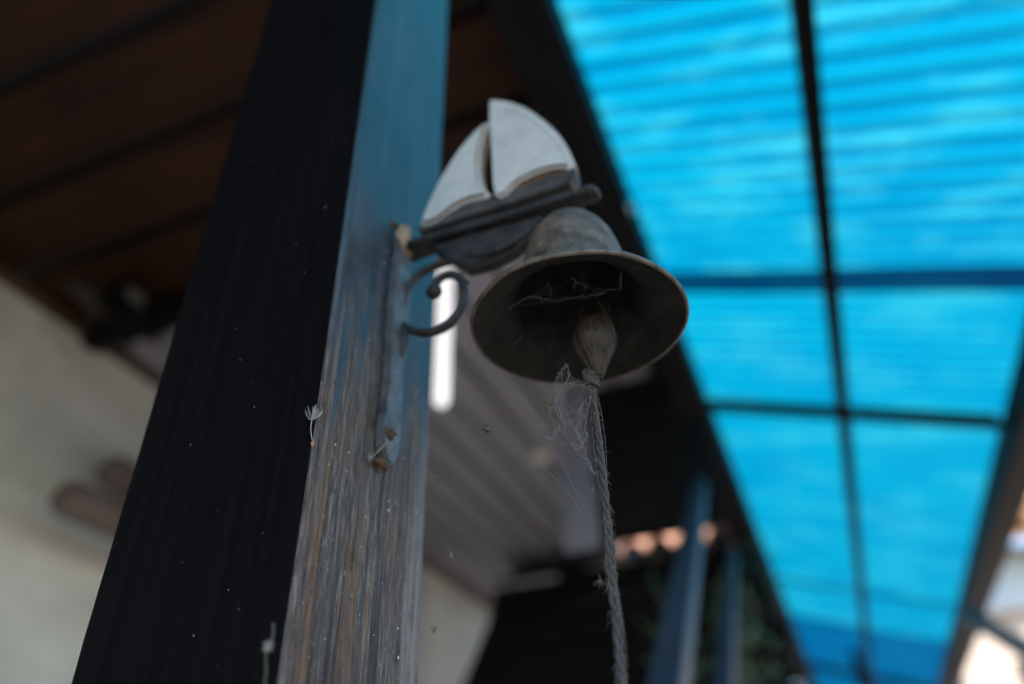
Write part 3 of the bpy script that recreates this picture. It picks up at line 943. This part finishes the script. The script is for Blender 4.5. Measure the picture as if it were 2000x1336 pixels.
# ------------------------------------------------------------------ cobwebs
def strands(paths, Y, rad=0.00011, jit=0.0006, seg=6, extra=0, ax='Y'):
    bm = bmesh.new()
    allp = []
    for pth in paths:
        pts = [at(x, y, ax, Y + random.uniform(-1, 1) * 0.003) for x, y in pth]
        sm = smooth_path(pts, seg)
        sm = [Vector(p) + Vector((random.gauss(0, jit), random.gauss(0, jit), random.gauss(0, jit))) for p in sm]
        for _ in range(2):
            tube(bm, [p + Vector((random.gauss(0, jit), random.gauss(0, jit), random.gauss(0, jit))) * 0.7 for p in sm], rad * random.uniform(0.6, 1.2), 3, False)
        allp += sm
        for p in sm:
            if random.random() < 0.25:
                blob(bm, p, rad * random.uniform(1.5, 3.2), rad * 2, rad * random.uniform(1.5, 3), 0.4, 1)
    for _ in range(extra):
        a, b = random.choice(allp), random.choice(allp)
        if (a - b).length < 0.03 and (a - b).length > 0.002:
            m = (a + b) / 2 + Vector((random.gauss(0, 0.0015), random.gauss(0, 0.0015), -random.random() * 0.002))
            tube(bm, smooth_path([a, m, b], 3), rad * 0.5, 3, False)
    return bm
def q3(l): return [(880 + x / 3.818, 450 + y / 3.818) for x, y in l]
def q4(l): return [(1000 + x / 4.175, 680 + y / 4.175) for x, y in l]
zm = BC.z - H + 0.006
mouth = [q3([(430, 595), (470, 560), (540, 520), (620, 490), (700, 515), (800, 525), (900, 498), (1020, 490), (1100, 480), (1180, 445), (1270, 435)]),
         q3([(560, 500), (620, 492), (680, 512)]), q3([(730, 520), (745, 450), (720, 400)]), q3([(1270, 435), (1275, 300)]),
         q3([(960, 525), (1040, 485), (1130, 470)]), q3([(900, 350), (935, 385), (915, 430)]), q3([(1190, 580), (1150, 680), (1160, 740)]),
         q3([(440, 940), (470, 870), (540, 780)])]
tag(obj('cobweb', strands(mouth, zm, 0.000045, 0.00035, 6, 40, 'Z')), 'sagging cobweb thread strung across the dark mouth of the bell', 'cobweb')
tang = [q4([(650, 320), (600, 290), (540, 270), (440, 290), (385, 350), (352, 420), (348, 480), (380, 545), (430, 595), (490, 630), (530, 680), (548, 740)]),
        q4([(640, 345), (560, 300), (470, 300), (400, 370), (365, 440)]),
        q4([(345, 290), (370, 230), (410, 185), (452, 135), (468, 190), (462, 240), (430, 285)]),
        q4([(640, 380), (590, 440), (570, 500), (582, 560), (600, 558)]),
        q4([(560, 805), (500, 770), (455, 735), (430, 685), (410, 680)]),
        q4([(560, 805), (590, 760), (610, 720), (585, 680)]),
        q4([(560, 805), (610, 880), (650, 990), (690, 1030)]),
        q4([(548, 740), (575, 770), (560, 805), (520, 830), (495, 790)]),
        q4([(385, 545), (390, 640), (350, 660), (355, 720), (280, 730)]),
        q4([(170, 640), (260, 638), (345, 628)]),
        q4([(350, 470), (300, 530), (340, 600), (400, 660)]),
        q4([(330, 400), (345, 330), (400, 300)])]
cw = thing('tangled_cobweb', 'tangled dusty cobweb looping beside the knot of the bell rope', 'cobweb', at(1085, 800, 'Y', YB - 0.01))
obj('silk', strands(tang, YB - 0.008, 0.00010, 0.0005, 7, 120), SILK if False else SILK, cw)
bm = bmesh.new()
for px, py, s in ((1069, 795, 1.0), (1074, 785, 0.7), (1080, 775, 0.5)):
    blob(bm, at(px, py, 'Y', YB - 0.008), 0.0010 * s, 0.0012 * s, 0.0026 * s, 0.6, 2)
obj('caught_debris', bm, HUSKM, cw, True)
fine = [[(960, 740), (1000, 765), (1040, 800), (1085, 850), (1110, 875)], [(895, 790), (925, 765), (960, 760), (1000, 758)], [(1010, 830), (1042, 847)],
        [(850, 905), (880, 870), (940, 800), (950, 770)], [(1085, 880), (1125, 960), (1160, 1010)], [(950, 838), (945, 800), (962, 762), (975, 735)], [(1050, 900), (1110, 960), (1140, 1010)]]
tag(obj('cobweb_thread', strands(fine, YB - 0.004, 0.000035, 0.0002, 5, 14)), 'faint loose cobweb threads between the post and the rope', 'cobweb')
pw = [[(845, 668), (860, 662), (872, 650)], [(700, 668), (745, 667), (800, 660), (845, 668)], [(672, 800), (720, 806), (745, 812)], [(855, 655), (868, 660), (880, 650)]]
tag(obj('scroll_cobweb', strands(pw[:2], YB - 0.012, 0.00006, 0.0003, 5, 10)), 'faint cobweb thread stretched below the iron scroll', 'cobweb')
for o in COL.objects:
    if o.name.startswith(('cobweb', 'scroll_cobweb')) and o.type == 'MESH':
        o.data.materials.clear(); o.data.materials.append(SILK)

# ------------------------------------------------------------------ caught seeds and husks
def seed(path, Y, fan, fn, rfan, seedlen, lab, mat_stem=FLUFF, rs=0.00022):
    pts = [at(x, y, 'Y', Y) for x, y in path]
    t = thing('dandelion_seed', lab, 'seed', pts[-1], 'seeds caught in the cobwebs')
    obj('stalk', tube(bmesh.new(), smooth_path(pts, 6), rs, 6), mat_stem, t, True)
    bm = bmesh.new()
    for i in range(fn):
        a = random.uniform(*fan)
        d = Vector((math.sin(a), random.uniform(-0.5, 0.5), math.cos(a))).normalized() * rfan * random.uniform(0.7, 1.1)
        p = pts[0]
        tube(bm, smooth_path([p, p + d * 0.55 + Vector((math.sin(a) * 0.25 * rfan, 0, -0.05 * rfan)), p + d], 4), 0.00010, 3, False)
    obj('fluff', bm, FLUFF, t)
    if seedlen:
        bm = bmesh.new()
        blob(bm, pts[-1] + Vector((0, 0, -seedlen * 0.3)), 0.00075, 0.00075, seedlen * 0.5, 0.3, 2)
        obj('seed_grain', bm, SEEDM, t, True)
    return t
seed([(609, 821), (607, 838), (609, 855), (611, 862)], Y0 - 0.004, (-0.7, 0.6), 34, 0.0075, 0.0036, 'white dandelion seed clinging to the edge of the post')
seed([(727, 893), (742, 878), (757, 862)], 0.318, (-2.4, -0.6), 10, 0.003, 0, 'pale seed stalk caught on the lower end of the bracket plate')
seed([(524, 1262), (534, 1238), (533, 1217)], Y0 - 0.022, (0.0, 6.28), 46, 0.0026, 0, 'curled seed with greenish stem on the black front of the post', mat_stem=GREENS, rs=0.0004)
bm = tube(bmesh.new(), smooth_path([at(x, y, 'Y', Y0 - 0.020) for x, y in ((528, 1258), (519, 1285), (520, 1310), (515, 1350))], 6), 0.00035, 6)
tag(obj('dry_stalk', bm, GREENS, None, True), 'thin dry stalk hanging below the curled seed on the black post face', 'stalk')
def husk(px, py, Y, rx, rz, lab, mat=HUSKM, name='insect_husk', ang=0.0):
    bm = bmesh.new()
    p = at(px, py, 'Y', Y)
    R = Matrix.Rotation(ang, 3, 'Y')
    blob(bm, p, rx, rx * 0.8, rz, 0.55, 2, R)
    for i in range(5):
        d = Vector((random.gauss(0, 1), random.gauss(0, 0.5), random.gauss(0, 1))).normalized()
        tube(bm, [p + d * rz * 0.5, p + d * rz * 1.1 + Vector((0, 0, 0.0002)), p + d * rz * 1.5], 0.00008, 3, False)
    return tag(obj(name, bm, mat, None, True), lab, 'husk', 'husks caught in the cobwebs')
husk(952, 838, YB - 0.004, 0.0030, 0.0017, 'small dark round husk dangling between the post and the bell rope', ang=0.3)
husk(853, 931, YB - 0.002, 0.0007, 0.0018, 'tiny dark sliver beside the right edge of the post')
husk(849, 1230, YB - 0.03, 0.0006, 0.0016, 'tiny black sliver dangling before the cream wall', ang=0.4)
q = at(745, 906, 'X', X0 + 0.004)
bm = bmesh.new(); blob(bm, q, 0.0022, 0.0058, 0.0030, 0.7, 3)
tag(obj('amber_crumb', bm, RUST, None, True), 'amber brown crumb stuck under the bracket plate', 'debris')
# fluffy lint on the post
for px, py, n, lab in ((838 - 200, 1105, 10, 'pale lint tuft on the weathered side of the post'), (770, 980, 14, 'white fluff patch on the weathered side of the post near its edge'), (880, 1085, 10, 'white wisp floating before the cream wall'), (633, 1060, 8, 'curved grey fibre on the weathered side of the post')):
    bm = bmesh.new()
    c = at(px, py, 'X', X0 + 0.0012) if px < 800 else at(px, py, 'Y', YB)
    for i in range(n):
        d = Vector((random.uniform(0, 0.2), random.gauss(0, 1), random.gauss(0, 1.4))).normalized() * random.uniform(0.0012, 0.004)
        m = c + d * 0.5 + Vector((0.0004, random.gauss(0, 0.0005), random.gauss(0, 0.0005)))
        tube(bm, smooth_path([c, m, c + d], 3), 0.0001, 3, False)
    tag(obj('lint_tuft', bm, SILK), lab, 'lint', 'lint caught on the post')

# ------------------------------------------------------------------ shrub beyond the rails
shb = thing('green_shrub', 'dark green leafy shrub growing beside the shed', 'shrub', (-0.42, 3.35, 0))
bm = bmesh.new(); tips = []
for i in range(7):
    a = random.uniform(0, 6.28)
    pts = [Vector((-0.42, 3.35, 0)), Vector((-0.42 + 0.05 * math.cos(a), 3.35 + 0.05 * math.sin(a), 0.9)), Vector((-0.42 + 0.16 * math.cos(a), 3.35 + 0.16 * math.sin(a), 1.7)), Vector((-0.42 + 0.2 * math.cos(a), 3.35 + 0.2 * math.sin(a), 2.25))]
    sp = smooth_path(pts, 6); tips += [Vector(p) for p in sp[8:]]
    tube(bm, sp, [0.014 * (1 - 0.8 * k / (len(sp) - 1)) for k in range(len(sp))], 6)
obj('stem', bm, BARKM, shb, True)
bm = bmesh.new()
for i in range(700):
    c = random.choice(tips) + Vector((random.gauss(0, 0.06), random.gauss(0, 0.06), random.gauss(0, 0.07)))
    d = Vector((random.gauss(0, 1), random.gauss(0, 1), random.gauss(-0.2, 0.7))).normalized()
    s = d.orthogonal().normalized(); n = d.cross(s); L = random.uniform(0.03, 0.06)
    vs = [bm.verts.new(c + d * a * L + s * b * L + n * e * L) for a, b, e in ((0, 0, 0), (0.35, 0.22, 0.05), (0.75, 0.16, 0.04), (1, 0, -0.06), (0.75, -0.16, 0.04), (0.35, -0.22, 0.05))]
    bm.faces.new((vs[0], vs[1], vs[2], vs[3])); bm.faces.new((vs[0], vs[3], vs[4], vs[5]))
tag(obj('foliage', bm, LEAFM, shb, True), kind='stuff')

# ------------------------------------------------------------------ sunlit neighbour house and cable
NY = 9.8
nb = thing('neighbour_house', 'sunlit peach house with pale blue upper wall and orange tiled eave', 'house', (3.2, NY, 0))
zs1, zs2 = at(1985, 1190, 'Y', NY).z, at(1990, 1085, 'Y', NY).z
obj('wall', bx(1.25, 7.0, NY, NY + 4, 0, zs1), PEACH, nb)
obj('upper_wall', bx(1.55, 6.9, NY + 0.03, NY + 3.9, zs1, zs2 + 0.12), PALEB, nb)
ns = math.tan(math.radians(28))
bm = bmesh.new()
v = [bm.verts.new(q) for q in ((1.45, NY - 0.5, zs2 + 0.10), (7.3, NY - 0.5, zs2 + 0.10), (7.3, NY + 2, zs2 + 0.10 + 2.5 * ns), (1.45, NY + 2, zs2 + 0.10 + 2.5 * ns))]
f = bm.faces.new(v)
r = bmesh.ops.extrude_face_region(bm, geom=[f])
for q in r['geom']:
    if isinstance(q, bmesh.types.BMVert): q.co.z -= 0.06
rf = obj('roof', bm, TILEO, nb)
for row in range(5):
    for i in range(26):
        o = bpy.data.objects.new('tile', TMO); COL.objects.link(o); adopt(o, rf)
        o.location = (1.55 + 0.215 * i, NY - 0.55 + 0.45 * row, zs2 + 0.10 + 0.45 * row * ns + 0.02)
        o.scale = (1.35, 1.3, 1.5)
wf = obj('window', bx(1.75, 2.35, NY - 0.03, NY - 0.002, zs1 - 1.35, zs1 - 0.5, 0.01), TRIMW, nb)
obj('pane', bx(1.81, 2.29, NY - 0.036, NY - 0.031, zs1 - 1.29, zs1 - 0.56), BLACKP, wf)
obj('ledge', bx(1.252, 7.05, NY - 0.10, NY - 0.001, zs1 - 0.04, zs1 - 0.002, 0.01), PEACH, nb)
ca, cb = at(1895, 1200, 'Y', 4.2), at(2120, 1330, 'Y', 3.4)
tag(obj('sagging_cable', tube(bmesh.new(), smooth_path([ca, (ca + cb) / 2 + Vector((0, 0, -0.01)), cb, cb + (cb - ca) * 2], 6), 0.045, 10), BLACKP, None, True), 'thick black cable sagging outside the eave beam', 'cable')
